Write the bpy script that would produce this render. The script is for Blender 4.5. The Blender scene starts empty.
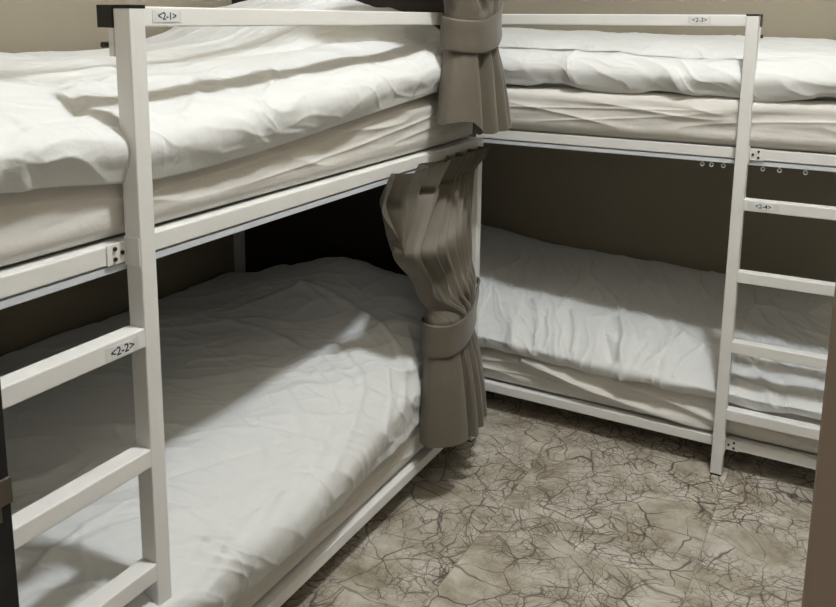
import bpy, bmesh, math
import numpy as np
from mathutils import Vector, Matrix

# ------------------------------------------------------------------ camera, light, exposure
scene = bpy.context.scene
scene.view_settings.view_transform = 'Standard'
scene.view_settings.look = 'None'
scene.view_settings.gamma = 1.0
scene.view_settings.use_curve_mapping = False
scene.view_settings.exposure = 0.02

COL = scene.collection
YAW, PITCH, ROLL = 0.5189, -0.1810, 0.0062
cam_data = bpy.data.cameras.new('camera')
cam = bpy.data.objects.new('camera', cam_data)
COL.objects.link(cam)
F = Vector((-math.sin(YAW)*math.cos(PITCH), math.cos(YAW)*math.cos(PITCH), math.sin(PITCH)))
R0 = F.cross(Vector((0, 0, 1))).normalized()
U0 = R0.cross(F)
Rr = math.cos(ROLL)*R0 + math.sin(ROLL)*U0
Ur = -math.sin(ROLL)*R0 + math.cos(ROLL)*U0
mm = Matrix((Rr, Ur, -F)).transposed().to_4x4()
mm.translation = Vector((1.218, -2.879, 1.659))
cam.matrix_world = mm
cam_data.sensor_fit = 'HORIZONTAL'
cam_data.sensor_width = 36.0
cam_data.lens = 838.41*36.0/836.0
cam_data.shift_x = (418-394.8)/836.0
cam_data.shift_y = -(303.5-172.2)/836.0
cam_data.clip_start = 0.02
scene.camera = cam

world = bpy.data.worlds.new('World')
scene.world = world
world.use_nodes = True
world.node_tree.nodes['Background'].inputs['Color'].default_value = (1.0, 0.90, 0.78, 1)
world.node_tree.nodes['Background'].inputs['Strength'].default_value = 0.30

LIGHT = (1.30, -1.18, 4.10)      # the ceiling lamp's glass globe gives the room its light
LAMP_STRENGTH, LAMP_R = 455.0, .13

# ------------------------------------------------------------------ materials
def new_mat(name):
    m = bpy.data.materials.new(name); m.use_nodes = True
    nt = m.node_tree
    return m, nt, nt.nodes['Principled BSDF']

def mat_plain(name, col, rough=0.5, metal=0.0, bump=0.0, bscale=300.0, var=0.0, vscale=3.0, sheen=0.0):
    m, nt, b = new_mat(name)
    b.inputs['Base Color'].default_value = (*col, 1)
    b.inputs['Roughness'].default_value = rough
    b.inputs['Metallic'].default_value = metal
    if sheen:
        b.inputs['Sheen Weight'].default_value = sheen
    tc = nt.nodes.new('ShaderNodeTexCoord')
    if var:
        n = nt.nodes.new('ShaderNodeTexNoise'); n.inputs['Scale'].default_value = vscale; n.inputs['Detail'].default_value = 5
        nt.links.new(tc.outputs['Object'], n.inputs['Vector'])
        r = nt.nodes.new('ShaderNodeMapRange')
        r.inputs['From Min'].default_value = .3; r.inputs['From Max'].default_value = .7
        r.inputs['To Min'].default_value = 1-var; r.inputs['To Max'].default_value = 1+var
        nt.links.new(n.outputs['Fac'], r.inputs['Value'])
        v = nt.nodes.new('ShaderNodeVectorMath'); v.operation = 'SCALE'
        v.inputs[0].default_value = col
        nt.links.new(r.outputs['Result'], v.inputs['Scale'])
        nt.links.new(v.outputs['Vector'], b.inputs['Base Color'])
    if bump:
        n = nt.nodes.new('ShaderNodeTexNoise'); n.inputs['Scale'].default_value = bscale; n.inputs['Detail'].default_value = 3
        nt.links.new(tc.outputs['Object'], n.inputs['Vector'])
        bp = nt.nodes.new('ShaderNodeBump'); bp.inputs['Strength'].default_value = bump; bp.inputs['Distance'].default_value = .002
        nt.links.new(n.outputs['Fac'], bp.inputs['Height'])
        nt.links.new(bp.outputs['Normal'], b.inputs['Normal'])
    return m

M_WALL_BOUNCE = mat_plain('light_bounce_wall', (.46, .41, .33), .8, bump=.3, bscale=60)  # unseen front wall made paler than the others to bounce light inward
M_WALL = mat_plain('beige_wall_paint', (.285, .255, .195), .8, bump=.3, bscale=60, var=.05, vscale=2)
M_CEIL = mat_plain('ceiling_paint', (.58, .51, .42), .9)
M_PAINT = mat_plain('white_powder_coat', (.76, .76, .75), .38, bump=.12, bscale=500, var=.02, vscale=8)
M_TRACK = mat_plain('pale_blue_white_plastic', (.62, .66, .72), .35)
M_BLACK = mat_plain('black_plastic', (.008, .008, .009), .35)
M_BOLT = mat_plain('dark_bolt', (.05, .035, .02), .45, metal=.6)
M_STEEL = mat_plain('grey_steel', (.12, .105, .085), .5, metal=.6)
def mat_cloth(name, col, sheen):
    m = mat_plain(name, col, .75, bump=.15, bscale=350, sheen=sheen)
    nt = m.node_tree; b = nt.nodes['Principled BSDF']; fine = b.inputs['Normal'].links[0].from_node
    tc = next(n for n in nt.nodes if n.type == 'TEX_COORD')
    n = nt.nodes.new('ShaderNodeTexNoise'); n.inputs['Scale'].default_value = 16; n.inputs['Detail'].default_value = 6
    n.inputs['Distortion'].default_value = 1.2; n.inputs['Roughness'].default_value = .6
    nt.links.new(tc.outputs['Object'], n.inputs['Vector'])
    bp = nt.nodes.new('ShaderNodeBump'); bp.inputs['Strength'].default_value = .35; bp.inputs['Distance'].default_value = .006
    nt.links.new(n.outputs['Fac'], bp.inputs['Height']); nt.links.new(bp.outputs['Normal'], fine.inputs['Normal'])
    return m
M_DUVET = mat_cloth('white_cotton', (.665, .68, .685), .1)
M_SHEET = mat_cloth('ivory_sheet', (.645, .63, .60), .05)
M_TAUPE = mat_plain('taupe_blackout_cloth', (.104, .090, .068), .62, bump=.25, bscale=600, var=.05, vscale=9, sheen=.15)
M_BACK = mat_plain('taupe_cloth_lining', (.20, .175, .14), .7, bump=.2, bscale=600)
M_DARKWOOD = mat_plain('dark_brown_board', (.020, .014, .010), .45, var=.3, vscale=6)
M_FRAMEBLK = mat_plain('black_door_frame_paint', (.003, .003, .003), .7)
M_JAMB = mat_plain('brown_door_jamb_paint', (.36, .29, .22), .6, bump=.2, bscale=80)
M_PAPER = mat_plain('sticker_paper', (.72, .73, .75), .5)
M_TAPE = mat_plain('clear_tape', (.70, .70, .68), .25)
M_INK = mat_plain('black_ink', (.02, .02, .025), .6)
M_DIFF = None

def mat_emit(name, col, s):
    m, nt, b = new_mat(name)
    b.inputs['Base Color'].default_value = (*col, 1)
    b.inputs['Emission Color'].default_value = (*col, 1)
    b.inputs['Emission Strength'].default_value = s
    return m
M_DIFF = mat_emit('lamp_glass', (.94, .98, 1.0), LAMP_STRENGTH)

def mat_marble():
    m, nt, b = new_mat('veined_marble_tiles')
    N, L = nt.nodes, nt.links
    def node(t, **k):
        n = N.new(t)
        for a, v in k.items(): setattr(n, a, v)
        return n
    T = .645
    geo = node('ShaderNodeTexCoord')
    off = node('ShaderNodeVectorMath', operation='ADD'); off.inputs[1].default_value = (-.231+10*T, .37+10*T, 0)
    L.new(geo.outputs['Object'], off.inputs[0])
    sc = node('ShaderNodeVectorMath', operation='DIVIDE'); sc.inputs[1].default_value = (T, T, 1)
    L.new(off.outputs[0], sc.inputs[0])
    fl = node('ShaderNodeVectorMath', operation='FLOOR'); L.new(sc.outputs[0], fl.inputs[0])
    fr = node('ShaderNodeVectorMath', operation='FRACTION'); L.new(sc.outputs[0], fr.inputs[0])
    sh = node('ShaderNodeVectorMath', operation='MULTIPLY'); sh.inputs[1].default_value = (3.71, 5.13, 0)
    L.new(fl.outputs[0], sh.inputs[0])
    p = node('ShaderNodeVectorMath', operation='ADD'); L.new(off.outputs[0], p.inputs[0]); L.new(sh.outputs[0], p.inputs[1])
    # warp
    wn = node('ShaderNodeTexNoise'); wn.inputs['Scale'].default_value = 3.5; wn.inputs['Detail'].default_value = 3; wn.inputs['Roughness'].default_value = .45
    L.new(p.outputs[0], wn.inputs['Vector'])
    ws = node('ShaderNodeVectorMath', operation='SUBTRACT'); ws.inputs[1].default_value = (.5, .5, .5)
    L.new(wn.outputs['Color'], ws.inputs[0])
    wm = node('ShaderNodeVectorMath', operation='SCALE'); wm.inputs['Scale'].default_value = .22
    L.new(ws.outputs[0], wm.inputs[0])
    q = node('ShaderNodeVectorMath', operation='ADD'); L.new(p.outputs[0], q.inputs[0]); L.new(wm.outputs[0], q.inputs[1])
    # mask: where veins are dense
    dn = node('ShaderNodeTexNoise'); dn.inputs['Scale'].default_value = 3.2; dn.inputs['Detail'].default_value = 4
    L.new(p.outputs[0], dn.inputs['Vector'])
    col_n = node('ShaderNodeTexNoise'); col_n.inputs['Scale'].default_value = 7; col_n.inputs['Detail'].default_value = 7; col_n.inputs['Roughness'].default_value = .65
    L.new(q.outputs[0], col_n.inputs['Vector'])
    ramp = node('ShaderNodeValToRGB')
    e = ramp.color_ramp.elements
    e[0].position = .28; e[0].color = (.20, .17, .125, 1)
    e[1].position = .70; e[1].color = (.62, .60, .545, 1)
    x = e.new(.43); x.color = (.35, .315, .25, 1)
    x = e.new(.56); x.color = (.49, .46, .40, 1)
    L.new(col_n.outputs['Fac'], ramp.inputs['Fac'])
    last = ramp.outputs['Color']
    def veins(scale, width, strength, tint, masked, seed):
        nonlocal last
        a = node('ShaderNodeVectorMath', operation='ADD'); a.inputs[1].default_value = (seed, seed*1.7, 0)
        L.new(q.outputs[0], a.inputs[0])
        v = node('ShaderNodeTexVoronoi', feature='DISTANCE_TO_EDGE', voronoi_dimensions='2D'); v.inputs['Scale'].default_value = scale
        L.new(a.outputs[0], v.inputs['Vector'])
        # width varies
        wv = node('ShaderNodeTexNoise'); wv.inputs['Scale'].default_value = scale*.8; wv.inputs['Detail'].default_value = 3
        L.new(a.outputs[0], wv.inputs['Vector'])
        wr = node('ShaderNodeMapRange'); wr.inputs['From Min'].default_value = .38; wr.inputs['From Max'].default_value = .7
        wr.inputs['To Min'].default_value = width*.12; wr.inputs['To Max'].default_value = width*1.5
        L.new(wv.outputs['Fac'], wr.inputs['Value'])
        dv = node('ShaderNodeMath', operation='DIVIDE'); L.new(v.outputs['Distance'], dv.inputs[0]); L.new(wr.outputs['Result'], dv.inputs[1])
        iv = node('ShaderNodeMath', operation='SUBTRACT', use_clamp=True); iv.inputs[0].default_value = 1.0; L.new(dv.outputs[0], iv.inputs[1])
        mu = node('ShaderNodeMath', operation='MULTIPLY'); mu.inputs[1].default_value = strength; L.new(iv.outputs[0], mu.inputs[0])
        fac = mu.outputs[0]
        if masked:
            mr = node('ShaderNodeMapRange'); mr.inputs['From Min'].default_value = .40; mr.inputs['From Max'].default_value = .54
            L.new(dn.outputs['Fac'], mr.inputs['Value'])
            m2 = node('ShaderNodeMath', operation='MULTIPLY'); L.new(fac, m2.inputs[0]); L.new(mr.outputs['Result'], m2.inputs[1])
            fac = m2.outputs[0]
        mix = node('ShaderNodeMix', data_type='RGBA')
        L.new(fac, mix.inputs['Factor']); L.new(last, mix.inputs[6]); mix.inputs[7].default_value = (*tint, 1)
        last = mix.outputs[2]
    veins(7.0, .032, 1.0, (.045, .036, .03), False, 0.0)
    veins(13.0, .06, .95, (.05, .04, .034), True, 5.3)
    veins(24.0, .085, .9, (.07, .05, .042), True, 11.1)
    veins(44.0, .11, .75, (.10, .07, .055), True, 15.9)
    veins(3.2, .022, .8, (.10, .06, .03), False, 21.7)
    # joints
    sx = node('ShaderNodeSeparateXYZ'); L.new(fr.outputs[0], sx.inputs[0])
    def edge(o):
        a = node('ShaderNodeMath', operation='SUBTRACT'); a.inputs[1].default_value = .5; L.new(o, a.inputs[0])
        c = node('ShaderNodeMath', operation='ABSOLUTE'); L.new(a.outputs[0], c.inputs[0])
        g = node('ShaderNodeMath', operation='GREATER_THAN'); g.inputs[1].default_value = .4978; L.new(c.outputs[0], g.inputs[0])
        return g.outputs[0]
    mx = node('ShaderNodeMath', operation='MAXIMUM'); L.new(edge(sx.outputs[0]), mx.inputs[0]); L.new(edge(sx.outputs[1]), mx.inputs[1])
    jm = node('ShaderNodeMath', operation='MULTIPLY'); jm.inputs[1].default_value = .55; L.new(mx.outputs[0], jm.inputs[0])
    mix = node('ShaderNodeMix', data_type='RGBA'); L.new(jm.outputs[0], mix.inputs['Factor']); L.new(last, mix.inputs[6]); mix.inputs[7].default_value = (.15, .13, .10, 1)
    L.new(mix.outputs[2], b.inputs['Base Color'])
    b.inputs['Roughness'].default_value = .38
    return m
M_MARBLE = mat_marble()

# ------------------------------------------------------------------ helpers
def link(name, me, mat, parent=None, smooth=False, loc=None):
    o = bpy.data.objects.new(name, me)
    COL.objects.link(o)
    for m in (mat if isinstance(mat, (list, tuple)) else [mat]):
        me.materials.append(m)
    if smooth:
        me.polygons.foreach_set('use_smooth', [True]*len(me.polygons))
    if parent:
        o.parent = parent
        o.matrix_parent_inverse = Matrix.Translation(-parent.location)
    return o

def tag(o, label=None, cat=None, group=None, kind=None):
    if label: o['label'] = label
    if cat: o['category'] = cat
    if group: o['group'] = group
    if kind: o['kind'] = kind
    return o

def empty(name, loc):
    o = bpy.data.objects.new(name, None); COL.objects.link(o)
    o.location = loc; o.empty_display_size = .1
    return o

def box_bm(bm, lo, hi, bev=.003, seg=2):
    r = bmesh.ops.create_cube(bm, size=1.0)
    vs = r['verts']
    for v in vs:
        v.co = Vector([(lo[i]+hi[i])/2 + v.co[i]*(hi[i]-lo[i]) for i in range(3)])
    if bev:
        es = list({e for v in vs for e in v.link_edges})
        bmesh.ops.bevel(bm, geom=es, offset=bev, segments=seg, profile=.5, affect='EDGES')

def boxes(name, lst, mat, parent=None, bev=.003, seg=2, smooth=False):
    bm = bmesh.new()
    for lo, hi in lst: box_bm(bm, lo, hi, bev, seg)
    me = bpy.data.meshes.new(name); bm.to_mesh(me); bm.free()
    return link(name, me, mat, parent, smooth)

def cyl_bm(bm, c, axis, r, h, seg=20, r2=None):
    res = bmesh.ops.create_cone(bm, cap_ends=True, segments=seg, radius1=r, radius2=r if r2 is None else r2, depth=h)
    q = Vector((0, 0, 1)).rotation_difference(Vector(axis)).to_matrix()
    for v in res['verts']: v.co = q @ v.co + Vector(c)

def cyl(name, c, axis, r, h, mat, parent=None, seg=20):
    bm = bmesh.new(); cyl_bm(bm, c, axis, r, h, seg)
    me = bpy.data.meshes.new(name); bm.to_mesh(me); bm.free()
    return link(name, me, mat, parent, False)

# ---- noise
rng = np.random.RandomState(7)
PERM = rng.permutation(512)
ANG = rng.rand(512)*2*np.pi
GX, GY = np.cos(ANG), np.sin(ANG)
def perlin(x, y, seed=0):
    x = x+seed*17.31+100; y = y+seed*9.17+100
    xi = np.floor(x).astype(int); yi = np.floor(y).astype(int)
    xf = x-xi; yf = y-yi
    u = xf*xf*xf*(xf*(xf*6-15)+10); v = yf*yf*yf*(yf*(yf*6-15)+10)
    def g(ix, iy, dx, dy):
        h = PERM[(PERM[ix & 511]+iy) & 511]
        return GX[h]*dx+GY[h]*dy
    a = g(xi, yi, xf, yf); b = g(xi+1, yi, xf-1, yf)
    c = g(xi, yi+1, xf, yf-1); d = g(xi+1, yi+1, xf-1, yf-1)
    return (a*(1-u)+b*u)*(1-v)+(c*(1-u)+d*u)*v
def fbm(x, y, seed=0, octs=4, gain=.5):
    s = 0; a = 1
    for i in range(octs):
        s = s+a*perlin(x*2**i, y*2**i, seed+i*3); a *= gain
    return s
def ridge(x, y, seed=0, p=3):
    return np.clip(1-np.abs(perlin(x, y, seed))*2.6, 0, 1)**p

def catmull_axis(a, n, axis, closed=False):
    """resample control array along axis to n samples (Catmull-Rom)"""
    a = np.moveaxis(np.asarray(a, float), axis, 0)
    m = a.shape[0]
    t = np.linspace(0, m-1, n); i = np.clip(np.floor(t).astype(int), 0, m-2); f = (t-i).reshape(-1, *([1]*(a.ndim-1)))
    P = lambda k: a[np.clip(k, 0, m-1)]
    p0, p1, p2, p3 = P(i-1), P(i), P(i+1), P(i+2)
    r = .5*((2*p1)+(-p0+p2)*f+(2*p0-5*p1+4*p2-p3)*f*f+(-p0+3*p1-3*p2+p3)*f**3)
    return np.moveaxis(r, 0, axis)

def grid_normals(P):
    du = np.gradient(P, axis=0); dv = np.gradient(P, axis=1)
    n = np.cross(du, dv); n /= (np.linalg.norm(n, axis=2, keepdims=True)+1e-12)
    return n

def grid_mesh(name, P, mat, parent=None, close_u=False, cap=False):
    nu, nv = P.shape[:2]
    idx = np.arange(nu*nv).reshape(nu, nv)
    a = idx[:-1, :-1].ravel(); b = idx[1:, :-1].ravel(); c = idx[1:, 1:].ravel(); d = idx[:-1, 1:].ravel()
    faces = np.stack([a, b, c, d], 1).tolist()
    if close_u:
        faces += np.stack([idx[-1, :-1], idx[0, :-1], idx[0, 1:], idx[-1, 1:]], 1).tolist()
    if cap:
        faces += [idx[:, 0].tolist()[::-1], idx[:, -1].tolist()]
    me = bpy.data.meshes.new(name)
    me.from_pydata(P.reshape(-1, 3).tolist(), [], faces); me.update()
    return link(name, me, mat, parent, True)

def polydist(P, pts):
    pts = np.asarray(pts, float); best = None
    for a, b in zip(pts[:-1], pts[1:]):
        ab = b-a; t = np.clip(((P-a)@ab)/(ab@ab), 0, 1)
        d = np.linalg.norm(P-(a+t[..., None]*ab), axis=-1)
        best = d if best is None else np.minimum(best, d)
    return best

def resample_poly(pts, n=12):
    return catmull_axis(np.asarray(pts, float), n, 0)

# ------------------------------------------------------------------ room
XL, XR, YB, YF, ZC = -1.25, 1.95, 1.27, -2.30, 4.25
def struct(name, lst, mat, bev=0):
    return tag(boxes(name, lst, mat, None, bev), kind='structure')
struct('floor', [((XL-.1, -4.2, -.08), (XR+.9, YB+.1, 0))], M_MARBLE)
struct('ceiling', [((XL-.1, YF-.12, ZC), (XR+.1, YB+.1, ZC+.08))], M_CEIL)
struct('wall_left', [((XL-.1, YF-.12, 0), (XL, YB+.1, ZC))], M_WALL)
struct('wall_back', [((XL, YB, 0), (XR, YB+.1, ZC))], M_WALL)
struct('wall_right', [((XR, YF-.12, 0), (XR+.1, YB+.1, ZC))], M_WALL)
struct('wall_front', [((XL, YF-.12, 0), (.30, YF, ZC)), ((1.27, YF-.12, 0), (XR, YF, ZC)), ((.30, YF-.12, 2.12), (1.27, YF, ZC))], M_WALL_BOUNCE)
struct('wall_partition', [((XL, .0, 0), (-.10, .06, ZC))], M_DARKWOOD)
d = empty('door_1', (.78, YF, 0)); tag(d, kind='structure')
boxes('black_frame', [((.30, YF-.13, 0), (.352, YF, 2.12))], M_FRAMEBLK, d, .002)
boxes('brown_frame', [((1.21, YF-.13, 0), (1.27, YF, 2.12))], M_JAMB, d, .004)
boxes('top_frame', [((.352, YF-.13, 2.07), (1.21, YF, 2.12))], M_JAMB, d, .002)
boxes('strike_plate', [((.350, YF-.030, 1.078), (.355, YF+.001, 1.112)), ((.346, YF-.045, 1.058), (.3535, YF-.014, 1.140))], M_STEEL, d, .001)

lamp = empty('ceiling_lamp', (LIGHT[0], LIGHT[1], ZC))
tag(lamp, 'round white ceiling lamp above the gap between the two bunks', 'ceiling lamp')
cyl('lamp_base', (LIGHT[0], LIGHT[1], ZC-.015), (0, 0, 1), .07, .03, M_PAINT, lamp, 48)
bm = bmesh.new(); bmesh.ops.create_uvsphere(bm, u_segments=32, v_segments=16, radius=LAMP_R)
for v in bm.verts: v.co = Vector((v.co.x+LIGHT[0], v.co.y+LIGHT[1], v.co.z*.9+LIGHT[2]+.02))
me = bpy.data.meshes.new('lamp_globe'); bm.to_mesh(me); bm.free()
link('lamp_globe', me, M_DIFF, lamp, True)

# ------------------------------------------------------------------ bunk beds
T = .040
ZG, ZR, ZL = 1.68, 1.222, .132
RUNGS = [1.049, .788, .527, .266]

def make_bunk(name, mp, length0, length1, lad, depth, side, label, root_loc):
    """mp(s, d, z) -> world; s along the bed, d inward from the front rail face; lad=(s of main post lo, s of far ladder post lo)
    side=+1/-1: direction from main post towards the ladder"""
    root = empty(name, root_loc)
    tag(root, label, 'bunk bed', 'white metal bunk beds')
    def bx(nm, segs, mat=M_PAINT, bev=.003, parent=root):
        out = []
        for (s0, d0, z0), (s1, d1, z1) in segs:
            a = mp(s0, d0, z0); b = mp(s1, d1, z1)
            out.append((tuple(min(a[i], b[i]) for i in range(3)), tuple(max(a[i], b[i]) for i in range(3))))
        return boxes(nm, out, mat, parent, bev)
    m0, l0 = lad
    P0 = -.043
    # ladder posts (front layer) with feet and caps
    for s in (m0, l0):
        p = bx('ladder_post', [((s, P0, .006), (s+T, 0, ZG-.004))])
        bx('foot', [((s+.001, P0+.001, 0), (s+T-.001, -.001, .007))], M_BLACK, .001, p)
        bx('end_cap', [((s-.0008, P0-.0005, ZG-.005), (s+T+.0008, .001, ZG+.002))], M_BLACK, .001, p)
    # rungs
    a, b = (m0+T, l0) if side > 0 else (l0+T, m0)
    rungs = []
    for z in RUNGS:
        rungs.append(bx('rung', [((a-.001, P0, z-T), (b+.001, 0, z))]))
    # guard rail, upper and lower side rails
    g0, g1 = (length0, m0+T) if side > 0 else (m0, length1)
    g = bx('guard_rail', [((g0, 0.0005, ZG-T), (g1, T, ZG))])
    e = m0+T if side > 0 else m0
    bx('end_cap', [((e-.002, 0.0002, ZG-T-.001), (e+.003, T+.001, ZG+.002))] if side > 0 else [((e-.003, 0.0002, ZG-T-.001), (e+.002, T+.001, ZG+.002))], M_BLACK, .001, g)
    u = bx('upper_side_rail', [((length0, 0.0005, ZR-.039), (length1, T, ZR))])
    w = bx('lower_side_rail', [((length0, 0.0005, ZL-.038), (length1, T, ZL))])
    bx('wall_side_rail', [((length0, depth-T, ZR-.039), (length1, depth, ZR))])
    bx('wall_side_rail', [((length0, depth-T, ZL-.038), (length1, depth, ZL))])
    for s in (length0, length1-T):
        bx('end_rail', [((s, T, ZR-.039), (s+T, depth-T, ZR))])
        bx('end_rail', [((s, T, ZL-.038), (s+T, depth-T, ZL))])
    # corner posts
    for s in (length0, length1-T):
        for dd in (0.0, depth-T):
            zt = ZR-.040 if dd == 0 else ZG
            p = bx('corner_post', [((s+.001, dd+.001, .006), (s+T-.001, dd+T-.001, zt))])
            bx('foot', [((s+.002, dd+.002, 0), (s+T-.002, dd+T-.002, .007))], M_BLACK, .001, p)
    # bed decks
    bx('slat_deck', [((length0+T, T, ZR-.022), (length1-T, depth-T, ZR-.004))])
    bx('slat_deck', [((length0+T, T, ZL-.022), (length1-T, depth-T, ZL-.004))])
    # curtain track under the upper rail
    bx('curtain_track', [((length0+.02, .004, 1.164), (length1-.045, .020, 1.1785))], M_TRACK, .001)
    # brackets with three bolts, on the rails beside the main post
    for (zr, h, rail) in ((ZR, .039, u), (ZL, .038, w)):
        if side > 0: s0, s1, ss = m0+T, m0+T+.048, 1
        else: s0, s1, ss = m0-.048, m0, -1
        br = bx('bracket', [((s0, -.003, zr-h-.001), (s1, 0.0005, zr+.002))], M_PAINT, .001)
        pe = m0+T if side > 0 else m0-.003
        bx('bracket_flange', [((pe, -.041, zr-h-.008), (pe+.003, 0, zr+.012))], M_PAINT, .001, br)
        for (f, zz) in ((.030, .010), (.012, .020), (.030, .031)):
            s = (m0+T+f) if side > 0 else (m0-f)
            c = mp(s, -.0045, zr-h+zz); ax = Vector(mp(0, 0, 0))-Vector(mp(0, 1, 0))
            cyl('bolt', c, ax, .0042, .004, M_BOLT, br, 12)
    # small steel hanger under the guard rail cap
    s = m0+T+.001 if side > 0 else m0-.003
    hg = bx('hanger_plate', [((s-.003 if side > 0 else s, .0, 1.585), (s+.002 if side > 0 else s+.005, .012, ZG-T-.001))], M_PAINT, .0008)
    c = mp(m0+T+.004 if side > 0 else m0-.006, .019, 1.607)
    cyl('bolt', c, Vector(mp(1, 0, 0))-Vector(mp(0, 0, 0)), .006, .012, M_BOLT, hg, 12)
    return root, g, rungs

bedA, guardA, rungsA = make_bunk('bunk_bed', lambda s, d, z: (-.043-d, s, z), -2.24, -.0, (-1.747, -2.20), 1.205, -1,
    'white metal bunk bed on the left with the ladder nearest the camera', (-.6, -1.1, 0))
bedB, guardB, rungsB = make_bunk('bunk_bed', lambda s, d, z: (s, .239+d, z), -1.20, 1.30, (.819, 1.235), 1.0, 1,
    'white metal bunk bed along the back wall with its ladder on the right', (.1, .75, 0))

# far corner end plug of the left bunk's upper rail
boxes('end_plug', [((-.082, -.004, ZR-.038), (-.044, .004, ZR-.001))], M_PAINT, bedA, .002)

# ------------------------------------------------------------------ number stickers
def text_mesh(body, size):
    c = bpy.data.curves.new('t', 'FONT'); c.body = body; c.size = size; c.align_x = 'CENTER'; c.align_y = 'CENTER'
    c.extrude = .0002; c.offset = size*.012
    o = bpy.data.objects.new('t', c); COL.objects.link(o)
    dg = bpy.context.evaluated_depsgraph_get()
    me = bpy.data.meshes.new_from_object(o.evaluated_get(dg))
    bpy.data.objects.remove(o); bpy.data.curves.remove(c)
    me.materials.clear()
    return me
def sticker(body, c, face, parent, w, h, tape):
    """c centre on the surface; face 'x' (facing +x, text runs along +y) or 'y' (facing -y, text runs along +x)"""
    if face == 'x': ax, n = Vector((0, 1, 0)), Vector((1, 0, 0))
    else: ax, n = Vector((1, 0, 0)), Vector((0, -1, 0))
    up = Vector((0, 0, 1)); c = Vector(c)
    def plate(nm, ww, hh, t0, t1, mat, par):
        p = [c+ax*sx*ww/2+up*sz*hh/2+n*t for sx in (-1, 1) for sz in (-1, 1) for t in (t0, t1)]
        lo = [min(q[i] for q in p) for i in range(3)]; hi = [max(q[i] for q in p) for i in range(3)]
        return boxes(nm, [(lo, hi)], mat, par, 0)
    st = plate('number_sticker', tape, h*1.06, -.0002, .0005, M_TAPE, parent)
    st['label'] = 'taped white number sticker reading <%s>' % body.strip('<>')
    pp = plate('sticker_paper', w, h, .0002, .0009, M_PAPER, st)
    me = text_mesh(body, h*.92)
    mt = Matrix((ax, up, n)).transposed().to_4x4(); mt.translation = c+n*.0011
    me.transform(mt)
    sx = 1.0
    o = link('sticker_number', me, M_INK, st)
sticker('<2-1>', (-.043, -1.607, 1.661), 'x', guardA, .062, .023, .080)
sticker('<2-2>', (0, -1.806, 1.0255), 'x', rungsA[0], .050, .026, .082)
sticker('<2-3>', (.662, .239, 1.661), 'y', guardB, .056, .023, .078)
sticker('<2-4>', (.922, .196, 1.030), 'y', rungsB[0], .062, .023, .100)

# ------------------------------------------------------------------ bedding
def mattress(name, mp, s0, s1, depth, z0, z1, label, front=.012, seed=1, folds=()):
    """rounded slab under a fitted sheet: closed profile swept along s"""
    r = .045
    prof = []
    def arc(cd, cz, a0, a1, n=7):
        for k in range(n):
            a = a0+(a1-a0)*k/(n-1); prof.append((cd+r*math.cos(a), cz+r*math.sin(a)))
    D1 = depth-.05; D0 = front
    prof_front = []
    arc(D1-r, z1-r, 0, math.pi/2)
    for t in np.linspace(.1, .9, 60): prof.append((D1-r+(D0+r-(D1-r))*t, z1))
    arc(D0+r, z1-r, math.pi/2, math.pi)
    for t in np.linspace(.04, .96, 34): prof.append((D0, z1-r+(z0+r-(z1-r))*t))
    arc(D0+r, z0+r, math.pi, 1.5*math.pi)
    for t in np.linspace(.1, .9, 10): prof.append((D0+r+(D1-r-(D0+r))*t, z0))
    arc(D1-r, z0+r, 1.5*math.pi, 2*math.pi)
    prof = np.array(prof)
    S = np.linspace(s0, s1, 420)
    endk = np.clip(np.minimum(S-s0, s1-S)/.05, 0, 1); endk = np.sqrt(1-(1-endk)**2)*.05-.05
    c = np.array([(D0+D1)/2, (z0+z1)/2])
    P = np.zeros((len(prof), len(S), 3))
    nrm = np.roll(prof, -1, 0)-np.roll(prof, 1, 0); nrm = np.stack([nrm[:, 1], -nrm[:, 0]], 1)
    nrm /= np.linalg.norm(nrm, axis=1, keepdims=True)+1e-9
    if ((prof-c)*nrm).sum() < 0: nrm = -nrm
    arcl = np.concatenate([[0], np.cumsum(np.linalg.norm(np.diff(prof, axis=0), axis=1))])
    A, SS = np.meshgrid(arcl, S, indexing='ij')
    # horizontal-ish drapes along the side, slightly slanted
    w = .012*fbm(SS*1.1, A*4.5+SS*.9, seed, 3)+.006*(ridge(SS*1.0+A*1.0, A*12-SS*1.6, seed+4, 3)-.3)
    w = w+.0025*fbm(SS*4, A*22, seed+8, 3)+.004*ridge(SS*.8, A*16+SS, seed+9, 5)
    below = np.clip((A-A.max()*.60)/.1, 0, 1)
    zz = prof[:, 1][:, None]
    w = w*np.clip((zz-z0-.012)/.05, 0, 1)
    w = np.where(zz > z1-.02, np.minimum(w, 0.002), w)
    for i in range(len(prof)):
        dd = prof[i, 0]+nrm[i, 0]*(w[i]+endk); z = prof[i, 1]+nrm[i, 1]*(w[i]+endk*.6)
        z = np.maximum(z, z0)
        xyz = mp(S, dd, z)
        for k in range(3): P[i, :, k] = xyz[k]
    for pts, width, amp in folds:
        Pn = np.stack([SS, np.broadcast_to(zz, SS.shape)], -1)
        dist = polydist(Pn, pts)
        bump = amp*np.exp(-(dist/width)**2)*(prof[:, 0] < D0+.02)[:, None]
        o = np.array(mp(0, -1, 0))-np.array(mp(0, 0, 0))
        P += bump[..., None]*o
    o = grid_mesh(name, P, M_SHEET, None, close_u=True, cap=True)
    return tag(o, label, 'mattress', 'mattresses on the bunks')

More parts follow.
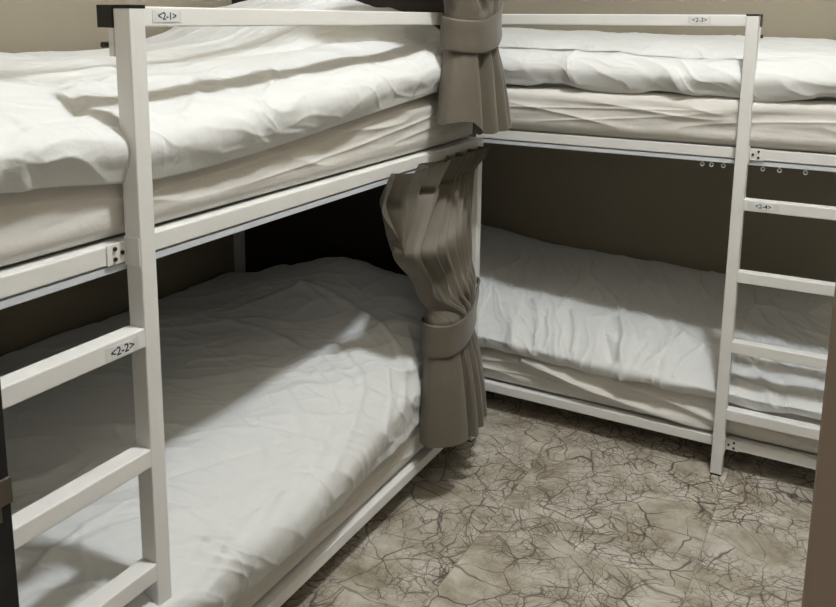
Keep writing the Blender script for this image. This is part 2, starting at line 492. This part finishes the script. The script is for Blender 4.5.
def duvet(name, mp, stations, label, cre=(), seed=1, n=(330, 640), amp=1.0, flow=(1.0, 0.3), thick_under=None, group=None, hem_wave=0.0):
    """stations: list of (s, [(d,z)...]) front profile from wall to front hem; under side returns to the wall"""
    ctrl = np.array([[mp(s, dd, z) for (dd, z) in prof] for s, prof in stations])   # (S, K, 3)
    s_at = np.array([s for s, _ in stations])
    # resample along s by true position
    S = np.linspace(s_at[0], s_at[-1], n[1])
    t = np.interp(S, s_at, np.arange(len(s_at)))
    m = len(s_at); i = np.clip(np.floor(t).astype(int), 0, m-2); f = (t-i)[:, None, None]
    f = f*f*(3-2*f)*.5+f*.5
    g = lambda k: ctrl[np.clip(k, 0, m-1)]
    p0, p1, p2, p3 = g(i-1), g(i), g(i+1), g(i+2)
    C = .5*((2*p1)+(-p0+p2)*f+(2*p0-5*p1+4*p2-p3)*f*f+(-p0+3*p1-3*p2+p3)*f**3)
    P = catmull_axis(C, n[0], 1)                     # (nv, nu, 3)
    P = np.moveaxis(P, 0, 1)                         # (nu, nv, 3)
    # arclength across
    mid = P[:, P.shape[1]//2]
    arc = np.concatenate([[0], np.cumsum(np.linalg.norm(np.diff(mid, axis=0), axis=1))])
    # even out in arclength
    ev = np.linspace(0, arc[-1], n[0])
    P = np.stack([np.stack([np.interp(ev, arc, P[:, j, k]) for j in range(P.shape[1])], 1) for k in range(3)], -1)
    A, SS = np.meshgrid(ev, S, indexing='ij')
    N = grid_normals(P)
    # outward = up on top
    if N[n[0]//3, n[1]//2, 2] < 0: N = -N
    wx = SS+.10*fbm(SS*2.2, A*2.2, seed+20, 3); wy = A+.10*fbm(SS*2.2+9, A*2.2, seed+30, 3)
    ca, sa = flow
    a = (wx*ca+wy*sa); b = (-wx*sa+wy*ca)
    w = .017*fbm(SS*1.9, A*2.3, seed, 2)
    w += .013*(ridge(a*1.3, b*5.0, seed+3, 2)-.3)*(0.5+1.0*np.clip(fbm(SS*1.4, A*1.4, seed+6, 2)+.45, 0, 1))
    w += .0075*(ridge(a*3.0+2, b*11.0, seed+5, 3)-.25)*np.clip(fbm(SS*1.8+4, A*1.8, seed+9, 2)*1.6+.5, 0, 1)
    w += .0022*fbm(wx*13, wy*13, seed+11, 3)
    w += .0032*ridge(a*2.2+wy, b*13+3, seed+13, 8)+.0025*ridge(SS*5+3, A*2.5+SS, seed+15, 10)
    w *= amp
    fade = np.clip(A/.30, 0, 1)*np.clip((ev[-1]-A)/.03, 0, 1)
    fade2 = np.clip(np.minimum(SS-S[0], S[-1]-SS)/.05, 0, 1)
    w *= fade*fade2
    for pts, width, ampc in cre:
        pts3 = resample_poly(pts, 14)
        dist = polydist(P if len(pts[0]) == 3 else P[..., :2], pts3)
        jag = 1+.5*perlin(SS*9, A*9, seed+40)
        w = w+ampc*np.exp(-(dist/(width*jag))**2)
    P = P+N*w[..., None]
    if hem_wave:
        k = np.clip((A-(ev[-1]-.09))/.09, 0, 1)
        P[..., 2] += k*hem_wave*fbm(SS*4.5, SS*0+3.3, seed+50, 3)
    # underside shell
    N2 = grid_normals(P)
    if N2[n[0]//3, n[1]//2, 2] < 0: N2 = -N2
    # closing strip: the underside is the same hem turned in, then flat
    zu = thick_under
    last = P[-1]; first = P[0]
    inw = np.array(mp(0, 1, 0))-np.array(mp(0, 0, 0))
    rows = [P]
    r1 = last+inw*.012; r1 = r1.copy(); r1[:, 2] -= .003
    r2 = last+inw*.030; r2 = r2.copy(); r2[:, 2] = np.maximum(last[:, 2]+.012, last[:, 2])
    rows.append(r1[None]); rows.append(r2[None])
    r3 = last+inw*.040; r3 = r3.copy(); r3[:, 2] = zu; rows.append(r3[None])
    r4 = first.copy(); r4[:, 2] = zu; rows.append(r4[None])
    Q = np.concatenate(rows, 0)
    o = grid_mesh(name, Q, M_DUVET, None, close_u=True, cap=True)
    return tag(o, label, 'duvet', 'duvets on the bunks')

mpA = lambda s, d, z: (-.043-d, s, z)
mpB = lambda s, d, z: (s, .239+d, z)
def mpA_v(s, d, z): return (-.043-d+0*s, s+0*d, z+0*s)
def mpB_v(s, d, z): return (s+0*d, .239+d+0*s, z+0*s)

mattress('mattress', mpA_v, -2.19, -.02, 1.205, ZL+.001, .325, 'ivory sheeted mattress on the lower left bunk', seed=1)
mattress('mattress', mpA_v, -2.19, -.02, 1.205, ZR+.001, 1.410, 'ivory sheeted mattress on the upper left bunk', seed=2)
mattress('mattress', mpB_v, -1.14, 1.24, 1.0, ZL+.001, .295, 'ivory sheeted mattress on the lower right bunk', seed=3,
         folds=[([(.05, .27), (.25, .225), (.5, .18), (.8, .14)], .014, .022), ([(.45, .26), (.65, .225), (.82, .19)], .012, .014)])
mattress('mattress', mpB_v, -1.14, 1.24, 1.0, ZR+.001, 1.400, 'ivory sheeted mattress on the upper right bunk', front=-.016, seed=4)

# profiles: (d, z) from wall to front hem
def prof_low(w, mid, fr, sh, hem, bul=-.045):
    """w wall height, mid, fr = height at .25 in, sh shoulder height, hem height"""
    return [(1.155, w-.12), (1.15, w-.01), (1.02, w+.012), (.80, (w+mid)/2+.01), (.55, mid), (.33, (mid*.45+fr*.55)), (.17, fr), (.05, sh), (bul*.75, (sh+hem)/2+.035), (bul, (sh+hem)/2-.02), (bul*.55, hem)]
duvet('duvet', mpA, [
    (-2.20, prof_low(.50, .50, .47, .43, .28, -.06)),
    (-1.85, prof_low(.55, .53, .50, .47, .285, -.07)),
    (-1.50, prof_low(.56, .55, .52, .48, .28, -.075)),
    (-1.15, prof_low(.57, .56, .52, .48, .28, -.07)),
    (-.85, prof_low(.56, .56, .53, .49, .29, -.055)),
    (-.58, prof_low(.55, .58, .55, .50, .28, -.02)),
    (-.34, prof_low(.55, .66, .63, .55, .32, .02)),
    (-.14, prof_low(.55, .70, .66, .56, .34, .02)),
    (-.03, prof_low(.46, .52, .50, .45, .34, .02))],
    'white rumpled duvet with a raised pillow end on the lower left bunk', seed=3, thick_under=.327, flow=(.75, .66), amp=1.0,
    cre=[([(-.30+.02*k, -.62-.17*k), (-.13+.01*k, -.72-.17*k), (-.05, -.90-.17*k), (.0, -1.08-.17*k), (.03, -1.30-.17*k)], .013, .0065-.0006*k) for k in range(6)] +
        [([(-.14+.01*k, -.40-.09*k), (-.04, -.50-.09*k), (.01, -.62-.09*k)], .010, .005) for k in range(3)] +
        [([(-.40, -1.80), (-.24, -1.485), (-.18, -1.307), (-.125, -1.114)], .008, -.005), ([(-.20, -1.70), (-.141, -1.582), (-.107, -1.446)], .007, .005),
         ([(-.35, -1.35), (-.223, -1.171), (-.02, -1.05)], .010, .006), ([(-.10, -1.69), (-.067, -1.608), (-.0, -1.48)], .007, -.004),
         ([(-.24, -1.87), (-.244, -1.712), (-.207, -1.596)], .008, .006), ([(-.18, -1.95), (-.164, -1.906), (-.11, -1.8)], .008, .005),
         ([(-.82, -.673), (-.511, -.657), (-.142, -.776)], .014, .008), ([(-.909, -.437), (-.563, -.369), (-.126, -.482)], .012, .007),
         ([(-.20, -1.62, .53), (-.35, -1.3, .56), (-.30, -.95, .56), (-.12, -.7, .54)], .012, .007),
         ([(-.55, -1.9, .55), (-.45, -1.5, .57), (-.5, -1.2, .57)], .010, .006),
         ([(-1.05, -.62, .60), (-.95, -.40, .64), (-.80, -.33, .66), (-.5, -.42, .64), (-.25, -.55, .58)], .012, .009),
         ([(-1.15, -.85, .58), (-1.0, -.6, .62), (-1.0, -.35, .63)], .03, -.035)])
def prof_up(w, mid, fr, sh, hem, bul=-.03):
    return [(1.155, w-.10), (1.15, w-.01), (1.03, w+.008), (.83, (w+mid)/2+.01), (.57, mid), (.33, (mid+fr)/2), (.19, fr), (.07, sh), (-.01, sh-.035), (bul, (sh+hem)/2-.01), (bul*.3, hem)]
duvet('duvet', mpA, [
    (-2.20, prof_up(1.50, 1.50, 1.49, 1.455, 1.375)),
    (-1.95, prof_up(1.51, 1.53, 1.53, 1.49, 1.365)),
    (-1.65, prof_up(1.53, 1.52, 1.51, 1.47, 1.335)),
    (-1.30, prof_up(1.54, 1.53, 1.53, 1.49, 1.350)),
    (-1.00, prof_up(1.54, 1.54, 1.55, 1.51, 1.375)),
    (-.75, prof_up(1.55, 1.58, 1.57, 1.53, 1.395)),
    (-.50, prof_up(1.60, 1.68, 1.60, 1.55, 1.415)),
    (-.28, prof_up(1.68, 1.735, 1.66, 1.58, 1.430)),
    (-.10, prof_up(1.68, 1.72, 1.63, 1.56, 1.435)),
    (-.03, prof_up(1.48, 1.54, 1.52, 1.49, 1.435))],
    'white puffy duvet with a raised pillow end on the upper left bunk', seed=12, thick_under=1.412, flow=(.95, .3), amp=.9,
    cre=[([(-.10, -2.02), (.0, -2.03), (-.06, -1.93)], .012, .006), ([(-.21, -1.338), (-.12, -1.45), (-.05, -1.56)], .010, .006), ([(-.185, -1.097), (-.10, -1.20), (-.04, -1.32)], .010, .006),
         ([(-.46, -1.7), (-.247, -1.714), (-.10, -1.80), (-.06, -1.95)], .020, -.012), ([(-.55, -2.0), (-.3, -1.95), (-.12, -2.1)], .022, .012),
         ([(-.62, -.50), (-.50, -.30)], .018, -.012), ([(-.52, -.52), (-.40, -.34)], .015, .010),
         ([(-.45, -1.35, 1.53), (-.40, -1.0, 1.55), (-.36, -.75, 1.58), (-.25, -.5, 1.60), (-.14, -.25, 1.60)], .028, -.030),
         ([(-.70, -1.9, 1.52), (-.50, -1.75, 1.52), (-.30, -1.5, 1.51)], .02, -.015),
         ([(-.22, -1.25, 1.53), (-.14, -1.1, 1.51), (-.08, -.95, 1.47)], .015, .010)])
def prof_b(w, mid, fr, sh, hem, bul=-.02):
    return [(1.005, w-.10), (1.0, w-.01), (.90, w+.008), (.72, (w+mid)/2), (.50, mid), (.32, (mid+fr)/2), (.19, fr), (.08, sh), (0, sh-.04), (bul, (sh+hem)/2-.01), (bul*.1, hem)]
duvet('duvet', mpB, [
    (-1.14, prof_b(.52, .53, .48, .43, .29)),
    (-.75, prof_b(.56, .58, .54, .46, .30)),
    (-.45, prof_b(.54, .53, .48, .43, .30)),
    (-.20, prof_b(.51, .475, .44, .40, .295)),
    (.10, prof_b(.50, .455, .42, .385, .285)),
    (.35, prof_b(.485, .44, .41, .375, .275)),
    (.60, prof_b(.475, .43, .40, .37, .275)),
    (.85, prof_b(.47, .425, .40, .37, .28)),
    (1.05, prof_b(.46, .42, .395, .365, .285)),
    (1.24, prof_b(.44, .41, .39, .365, .285))],
    'white duvet with creased front hem on the lower right bunk', seed=31, thick_under=.297, flow=(.4, .92), amp=1.05, hem_wave=.02,
    cre=[([(.38, .50, .42), (.43, .38, .39), (.45, .28, .355), (.47, .23, .30)], .016, .020),
         ([(.33, .42, .40), (.38, .32, .37), (.42, .25, .33)], .012, -.012),
         ([(.52, .38, .385), (.50, .29, .36), (.50, .24, .31)], .012, -.010),
         ([(.0, .5, .44), (.08, .35, .40), (.1, .26, .36), (.11, .23, .31)], .012, .012),
         ([(-.10, .42, .43), (-.02, .30, .385), (.0, .24, .34)], .012, .010),
         ([(.18, .48, .43), (.24, .34, .385), (.26, .25, .34)], .010, .010),
         ([(.64, .50, .42), (.60, .36, .38), (.56, .26, .345), (.55, .23, .30)], .012, .010),
         ([(.74, .44, .40), (.68, .32, .37), (.66, .24, .33)], .010, .009),
         ([(.88, .28, .355), (1.0, .26, .345), (1.15, .26, .35)], .012, .015)])
def prof_b2(w, back, val, roll, hem, bul=-.030):
    return [(1.005, w-.10), (1.0, w-.01), (.90, w+.004), (.70, (w+back)/2+.003), (.45, back), (.26, (back+val)/2+.01), (.175, val), (.14, val-.004), (.09, roll), (.02, roll-.012), (bul, (roll+hem)/2), (bul*.4, hem+.004), (.0, hem)]
duvet('duvet', mpB, [
    (-1.14, prof_b2(1.58, 1.55, 1.51, 1.51, 1.41)),
    (-.60, prof_b2(1.61, 1.60, 1.545, 1.545, 1.412)),
    (-.10, prof_b2(1.60, 1.59, 1.545, 1.55, 1.412)),
    (.20, prof_b2(1.59, 1.58, 1.535, 1.54, 1.41)),
    (.45, prof_b2(1.59, 1.58, 1.525, 1.53, 1.408)),
    (.65, prof_b2(1.585, 1.575, 1.515, 1.525, 1.402)),
    (.85, prof_b2(1.58, 1.575, 1.515, 1.525, 1.405)),
    (1.05, prof_b2(1.58, 1.57, 1.52, 1.53, 1.405)),
    (1.24, prof_b2(1.56, 1.54, 1.50, 1.51, 1.40))],
    'white duvet with a thick rolled front edge on the upper right bunk', seed=46, thick_under=1.402, flow=(.9, .4), amp=.75, hem_wave=.03)

# ------------------------------------------------------------------ curtains
E1 = np.array([.91, .41]); E2 = np.array([.41, -.91])
def loc2w(c, pts):
    pts = np.asarray(pts, float)
    return np.array(c)[None]+pts[:, :1]*E1[None]+pts[:, 1:2]*E2[None]

def curtain(root, levels, ns=420, nz=160, seed=5, name='curtain_panel'):
    """levels: list of (z or [z per ctrl], Nx2 world xy control points); all same N"""
    zs = []; pts = []
    for z, p in levels:
        p = np.asarray(p, float); z = np.full(len(p), z) if np.isscalar(z) else np.asarray(z, float)
        pts.append(np.concatenate([p, z[:, None]], 1))
    C = np.array(pts)                      # (L, N, 3)
    zc = C[:, :, 2].mean(1)
    L = len(zc)
    Z = np.linspace(zc[0], zc[-1], nz)
    t = np.interp(-Z, -zc, np.arange(L))
    i = np.clip(np.floor(t).astype(int), 0, L-2); f = (t-i)[:, None, None]
    g = lambda k: C[np.clip(k, 0, L-1)]
    p0, p1, p2, p3 = g(i-1), g(i), g(i+1), g(i+2)
    m1 = (p2-p0)*.4; m2 = (p3-p1)*.4
    h = (2*f**3-3*f**2+1)*p1+(f**3-2*f**2+f)*m1+(-2*f**3+3*f**2)*p2+(f**3-f**2)*m2
    P = catmull_axis(h, ns, 1)
    SS, ZZ = np.meshgrid(np.linspace(0, 3, ns), Z, indexing='xy')
    N = grid_normals(P)
    w = .004*fbm(SS*3.5, ZZ*3+SS, seed, 3)+.0012*fbm(SS*12, ZZ*14, seed+5, 2)
    P = P+N*w[..., None]
    th = .0016
    N = grid_normals(P)
    A = P+N*th/2; B = P-N*th/2
    full = np.concatenate([A, B[:, ::-1]], 1)        # (nz, 2ns)
    full = np.moveaxis(full, 0, 1)
    return grid_mesh(name, full, M_TAUPE, root, close_u=True, cap=False)

def wiggle(base, n, amp, cnt, phase=0.0, ramp=None):
    """sample base polyline to n pts and add zigzag folds normal to it"""
    b = catmull_axis(np.asarray(base, float), n, 0)
    t = np.gradient(b, axis=0); t /= np.linalg.norm(t, axis=1, keepdims=True)+1e-9
    nn = np.stack([t[:, 1], -t[:, 0]], 1)
    u = np.linspace(0, 1, n)
    a = amp*(ramp(u) if ramp else 1.0)
    w = np.sin(2*np.pi*cnt*u+phase)
    return b+nn*(a*np.sign(w)*np.abs(w)**.7)[:, None]

def strip(root, path, zc, hs, off=.007, n=90, name='tieback'):
    """cloth strap following a bundle's outline: path xy, centre height and width per control point"""
    b = catmull_axis(np.asarray(path, float), n, 0)
    z = np.interp(np.linspace(0, 1, n), np.linspace(0, 1, len(zc)), zc)
    k = np.ones(9)/9; z = np.convolve(np.pad(z, 4, mode='edge'), k, 'valid')
    h = np.interp(np.linspace(0, 1, n), np.linspace(0, 1, len(hs)), hs)
    t = np.gradient(b, axis=0); t /= np.linalg.norm(t, axis=1, keepdims=True)+1e-9
    nn = np.stack([t[:, 1], -t[:, 0]], 1)
    rows = []
    for o, q in [(0, .5), (.003, .52), (.005, .46), (.0035, .2), (.003, 0), (.0035, -.2), (.005, -.46), (.003, -.52), (0, -.5), (0, 0)]:
        bul = .0015*np.sin(np.linspace(0, 14, n)+q*4)
        rows.append(np.concatenate([b+nn*(off+o+bul*(o > 0))[:, None], (z+q*h)[:, None]], 1))
    return grid_mesh(name, np.array(rows), M_TAUPE, root, close_u=True, cap=True)

# lower curtain, hung from the track under the left upper rail, tied at the corner
NC = 85
u = np.linspace(0, 1, NC)
lc = empty('curtain', (.02, -.35, .17))
tag(lc, 'taupe lower curtain hanging from under the upper left rail, tied at the corner post', 'curtain', 'taupe bed curtains')
# fold corners along the track: wide loose folds at the open end, tight pleats towards the post
ky = np.array([-.765, -.735, -.700, -.655, -.560, -.545, -.470, -.440, -.415, -.350, -.345, -.318, -.298, -.270, -.255, -.228, -.212, -.185, -.172, -.148, -.134, -.115, -.105, -.092])
kx = 1.35*np.array([0, 0, -.035, .008, .012, -.035, -.028, .008, .010, -.035, -.035, .008, -.030, .006, -.030, .006, -.030, .006, -.030, .006, -.030, .006, -.025, 0])
tt = np.linspace(0, len(ky)-1, NC)
zy = np.interp(tt, np.arange(len(ky)), ky); zx = np.interp(tt, np.arange(len(ky)), kx)
stretch = lambda y, a, b: a+(y-ky[0])/(ky[-1]-ky[0])*(b-a)
topz = 1.196+.004*np.sin(tt*1.7)
wL = np.clip((.62-u)/.35, 0, 1)
smooth_amp = lambda k: zx*k
lv = [(topz, np.stack([.001+zx*.85, stretch(zy, -.775, -.022)], 1)),
      (1.160, np.stack([-.014+zx*.9, stretch(zy, -.772, -.040)], 1)),
      (1.118-.012*(1-u), np.stack([-.036+zx*1.0, stretch(zy, -.760, -.075)], 1)),
      (1.085-.018*(1-u), np.stack([-.040+zx*.95, stretch(zy, -.742, -.085)], 1))]
def blend(base, amp, cnt=10.5, phase=.4):
    r = lambda u: np.clip((u-.50)/.12, .05, 1)
    return wiggle(base, NC, amp, cnt, phase, r)
midb = catmull_axis(np.array([(-.045, -.60), (-.038, -.64), (-.01, -.635), (.025, -.57), (.035, -.46), (.02, -.33), (-.01, -.2), (-.04, -.10)]), NC, 0)
mid = midb+np.stack([zx*.9, 0*u], 1)
low_mid = catmull_axis(np.array([(-.042, -.51), (-.034, -.55), (.0, -.56), (.04, -.51), (.05, -.43), (.035, -.32), (.005, -.21), (-.025, -.12)]), NC, 0)+np.stack([zx*.55, 0*u], 1)
lv += [(.93, mid), (.82, low_mid)]
BF = np.array([(-.020, -.44), (-.034, -.50), (.005, -.54), (.05, -.535), (.095, -.48), (.108, -.41), (.075, -.395), (.070, -.37), (.108, -.35), (.106, -.32), (.064, -.31),
               (.098, -.265), (.088, -.235), (.044, -.24), (.072, -.18), (.058, -.15), (.018, -.16), (.035, -.10), (.01, -.045)])
TF = np.array([(-.035, -.43), (-.036, -.475), (.0, -.50), (.035, -.49), (.058, -.455), (.067, -.42), (.058, -.405), (.060, -.39), (.067, -.375), (.066, -.35), (.055, -.34),
               (.060, -.31), (.052, -.285), (.038, -.275), (.040, -.245), (.030, -.22), (.018, -.21), (.015, -.18), (.0, -.15)])
fold = lambda p: catmull_axis(p, NC, 0)
TIEP = [(-.035, -.43), (-.036, -.475), (.0, -.50), (.05, -.47), (.066, -.40), (.055, -.31), (.028, -.22), (.0, -.15)]
lv += [(.73, blend([(-.035, -.43), (-.036, -.50), (.0, -.515), (.045, -.47), (.06, -.40), (.05, -.31), (.02, -.22), (-.01, -.14)], .009)),
       (.66, fold(TF)), (.55, fold(TF)),
       (.46, fold(.6*TF+.4*BF)), (.32, fold(.2*TF+.8*BF)),
       (.225-.03*np.clip((u-.35)*3, 0, 1)+.010*np.sin(u*11), fold(BF))]
curtain(lc, lv, ns=620, seed=5)
strip(lc, TIEP+[(-.025, -.07), (-.045, -.045)], [.60, .60, .595, .595, .60, .61, .625, .64, .665, .68], [.10, .115, .115, .11, .11, .105, .10, .08, .045, .02])
# upper curtain, hung from the ceiling track, tied outside the guard rail
uc = empty('curtain', (.05, -.28, 1.25))
tag(uc, 'taupe upper curtain tied in a bunch in front of the guard rails at the corner', 'curtain', 'taupe bed curtains')
zig = np.sin(2*np.pi*9*u)
lv = [(2.225, np.stack([-.02+.035*zig, -.75+.70*u], 1)), (2.10, np.stack([-.015+.04*zig, -.74+.68*u], 1))]
def ubl(base, amp, k=.34):
    return wiggle(base, NC, amp, 6.5, .4, lambda u: np.clip((u-k)/.10, .06, 1))
UB = np.array([(-.025, -.34), (-.030, -.41), (.005, -.475), (.055, -.475), (.100, -.41), (.112, -.36), (.070, -.345), (.066, -.315), (.118, -.29), (.122, -.26), (.070, -.245),
               (.120, -.180), (.112, -.145), (.062, -.16), (.092, -.075), (.078, -.05), (.028, -.09), (.042, -.03), (.012, -.02)])
UF = np.array([(-.030, -.32), (-.030, -.37), (-.005, -.415), (.03, -.43), (.065, -.41), (.086, -.37), (.080, -.35), (.082, -.33), (.095, -.31), (.098, -.285), (.086, -.27),
               (.092, -.235), (.086, -.205), (.070, -.20), (.068, -.16), (.055, -.13), (.035, -.125), (.020, -.10), (.0, -.08)])
UT = [(-.030, -.32), (-.030, -.37), (.0, -.425), (.05, -.43), (.09, -.36), (.098, -.27), (.08, -.18), (.045, -.10), (.0, -.08)]
lv += [(1.88, wiggle([(-.03, -.42), (-.03, -.50), (.01, -.52), (.06, -.46), (.09, -.36), (.09, -.26), (.07, -.16), (.03, -.06), (-.01, -.03)], NC, .020, 8.5, .4, lambda u: np.clip((u-.05)/.12, .4, 1))),
       (1.71, fold(UF+.15*(UB-UF))), (1.66, fold(UF)), (1.575, fold(UF)), (1.47, fold(.55*UF+.45*UB)),
       (1.285+.045*np.clip((.30-u)/.08, 0, 1)-.012*np.clip((u-.5)*2, 0, 1)+.005*np.sin(u*40), fold(UB))]
curtain(uc, lv, ns=620, seed=15)
strip(uc, UT, [1.625, 1.622, 1.618, 1.606, 1.600, 1.618, 1.65, 1.675, 1.68], [.085, .095, .10, .10, .105, .11, .115, .10, .06])
tr = boxes('curtain_rail', [((-.04, -2.0, 2.235), (-.01, -.02, 2.262)), ((-.032, -1.9, 2.262), (-.018, -1.88, ZC)), ((-.032, -.03, 2.262), (-.018, -.01, ZC))], M_TRACK, None, .001)
tag(tr, 'pale curtain rail hung from the ceiling over the left bunk', 'curtain rail')

# curtain gliders hanging from the right bunk's track
def glider(x, first=[None]):
    if first[0] is None:
        root = empty('curtain_glider', (x, .252, 1.163))
        bm = bmesh.new(); box_bm(bm, (x-.003, .249, 1.158), (x+.003, .255, 1.166), .0008)
        me = bpy.data.meshes.new('glider_stem'); bm.to_mesh(me); bm.free()
        link('glider_stem', me, M_TRACK, root)
        R_, r_, rows = .0062, .0018, []
        for a in np.linspace(0, 2*np.pi, 20, endpoint=False):
            rows.append([(x+(R_+r_*math.cos(b))*math.cos(a), .252+r_*math.sin(b), 1.152+(R_+r_*math.cos(b))*math.sin(a)) for b in np.linspace(0, 2*np.pi, 8, endpoint=False)])
        P = np.array(rows); P = np.concatenate([P, P[:, :1]], 1)
        grid_mesh('glider_ring', P, M_TRACK, root, close_u=True)
        first[0] = root
        return root
    src = first[0]; r = src.copy(); COL.objects.link(r)
    r.location = (x, .252, 1.163)
    for ch in src.children:
        c = ch.copy(); COL.objects.link(c); c.parent = r; c.matrix_parent_inverse = ch.matrix_parent_inverse.copy()
    return r
GX_ = [.704, .735, .775, .905, .958, 1.039]
LAB = ['leftmost small white curtain glider left of the right ladder post', 'second small white curtain glider left of the right ladder post',
       'small white curtain glider nearest the left side of the right ladder post', 'small white curtain glider just under the bolted bracket right of the post',
       'small white curtain glider above the <2-4> sticker', 'small white curtain glider furthest right on the right bunk track']
for x, l in zip(GX_, LAB):
    tag(glider(x), l, 'curtain glider', 'curtain gliders on the right bunk')
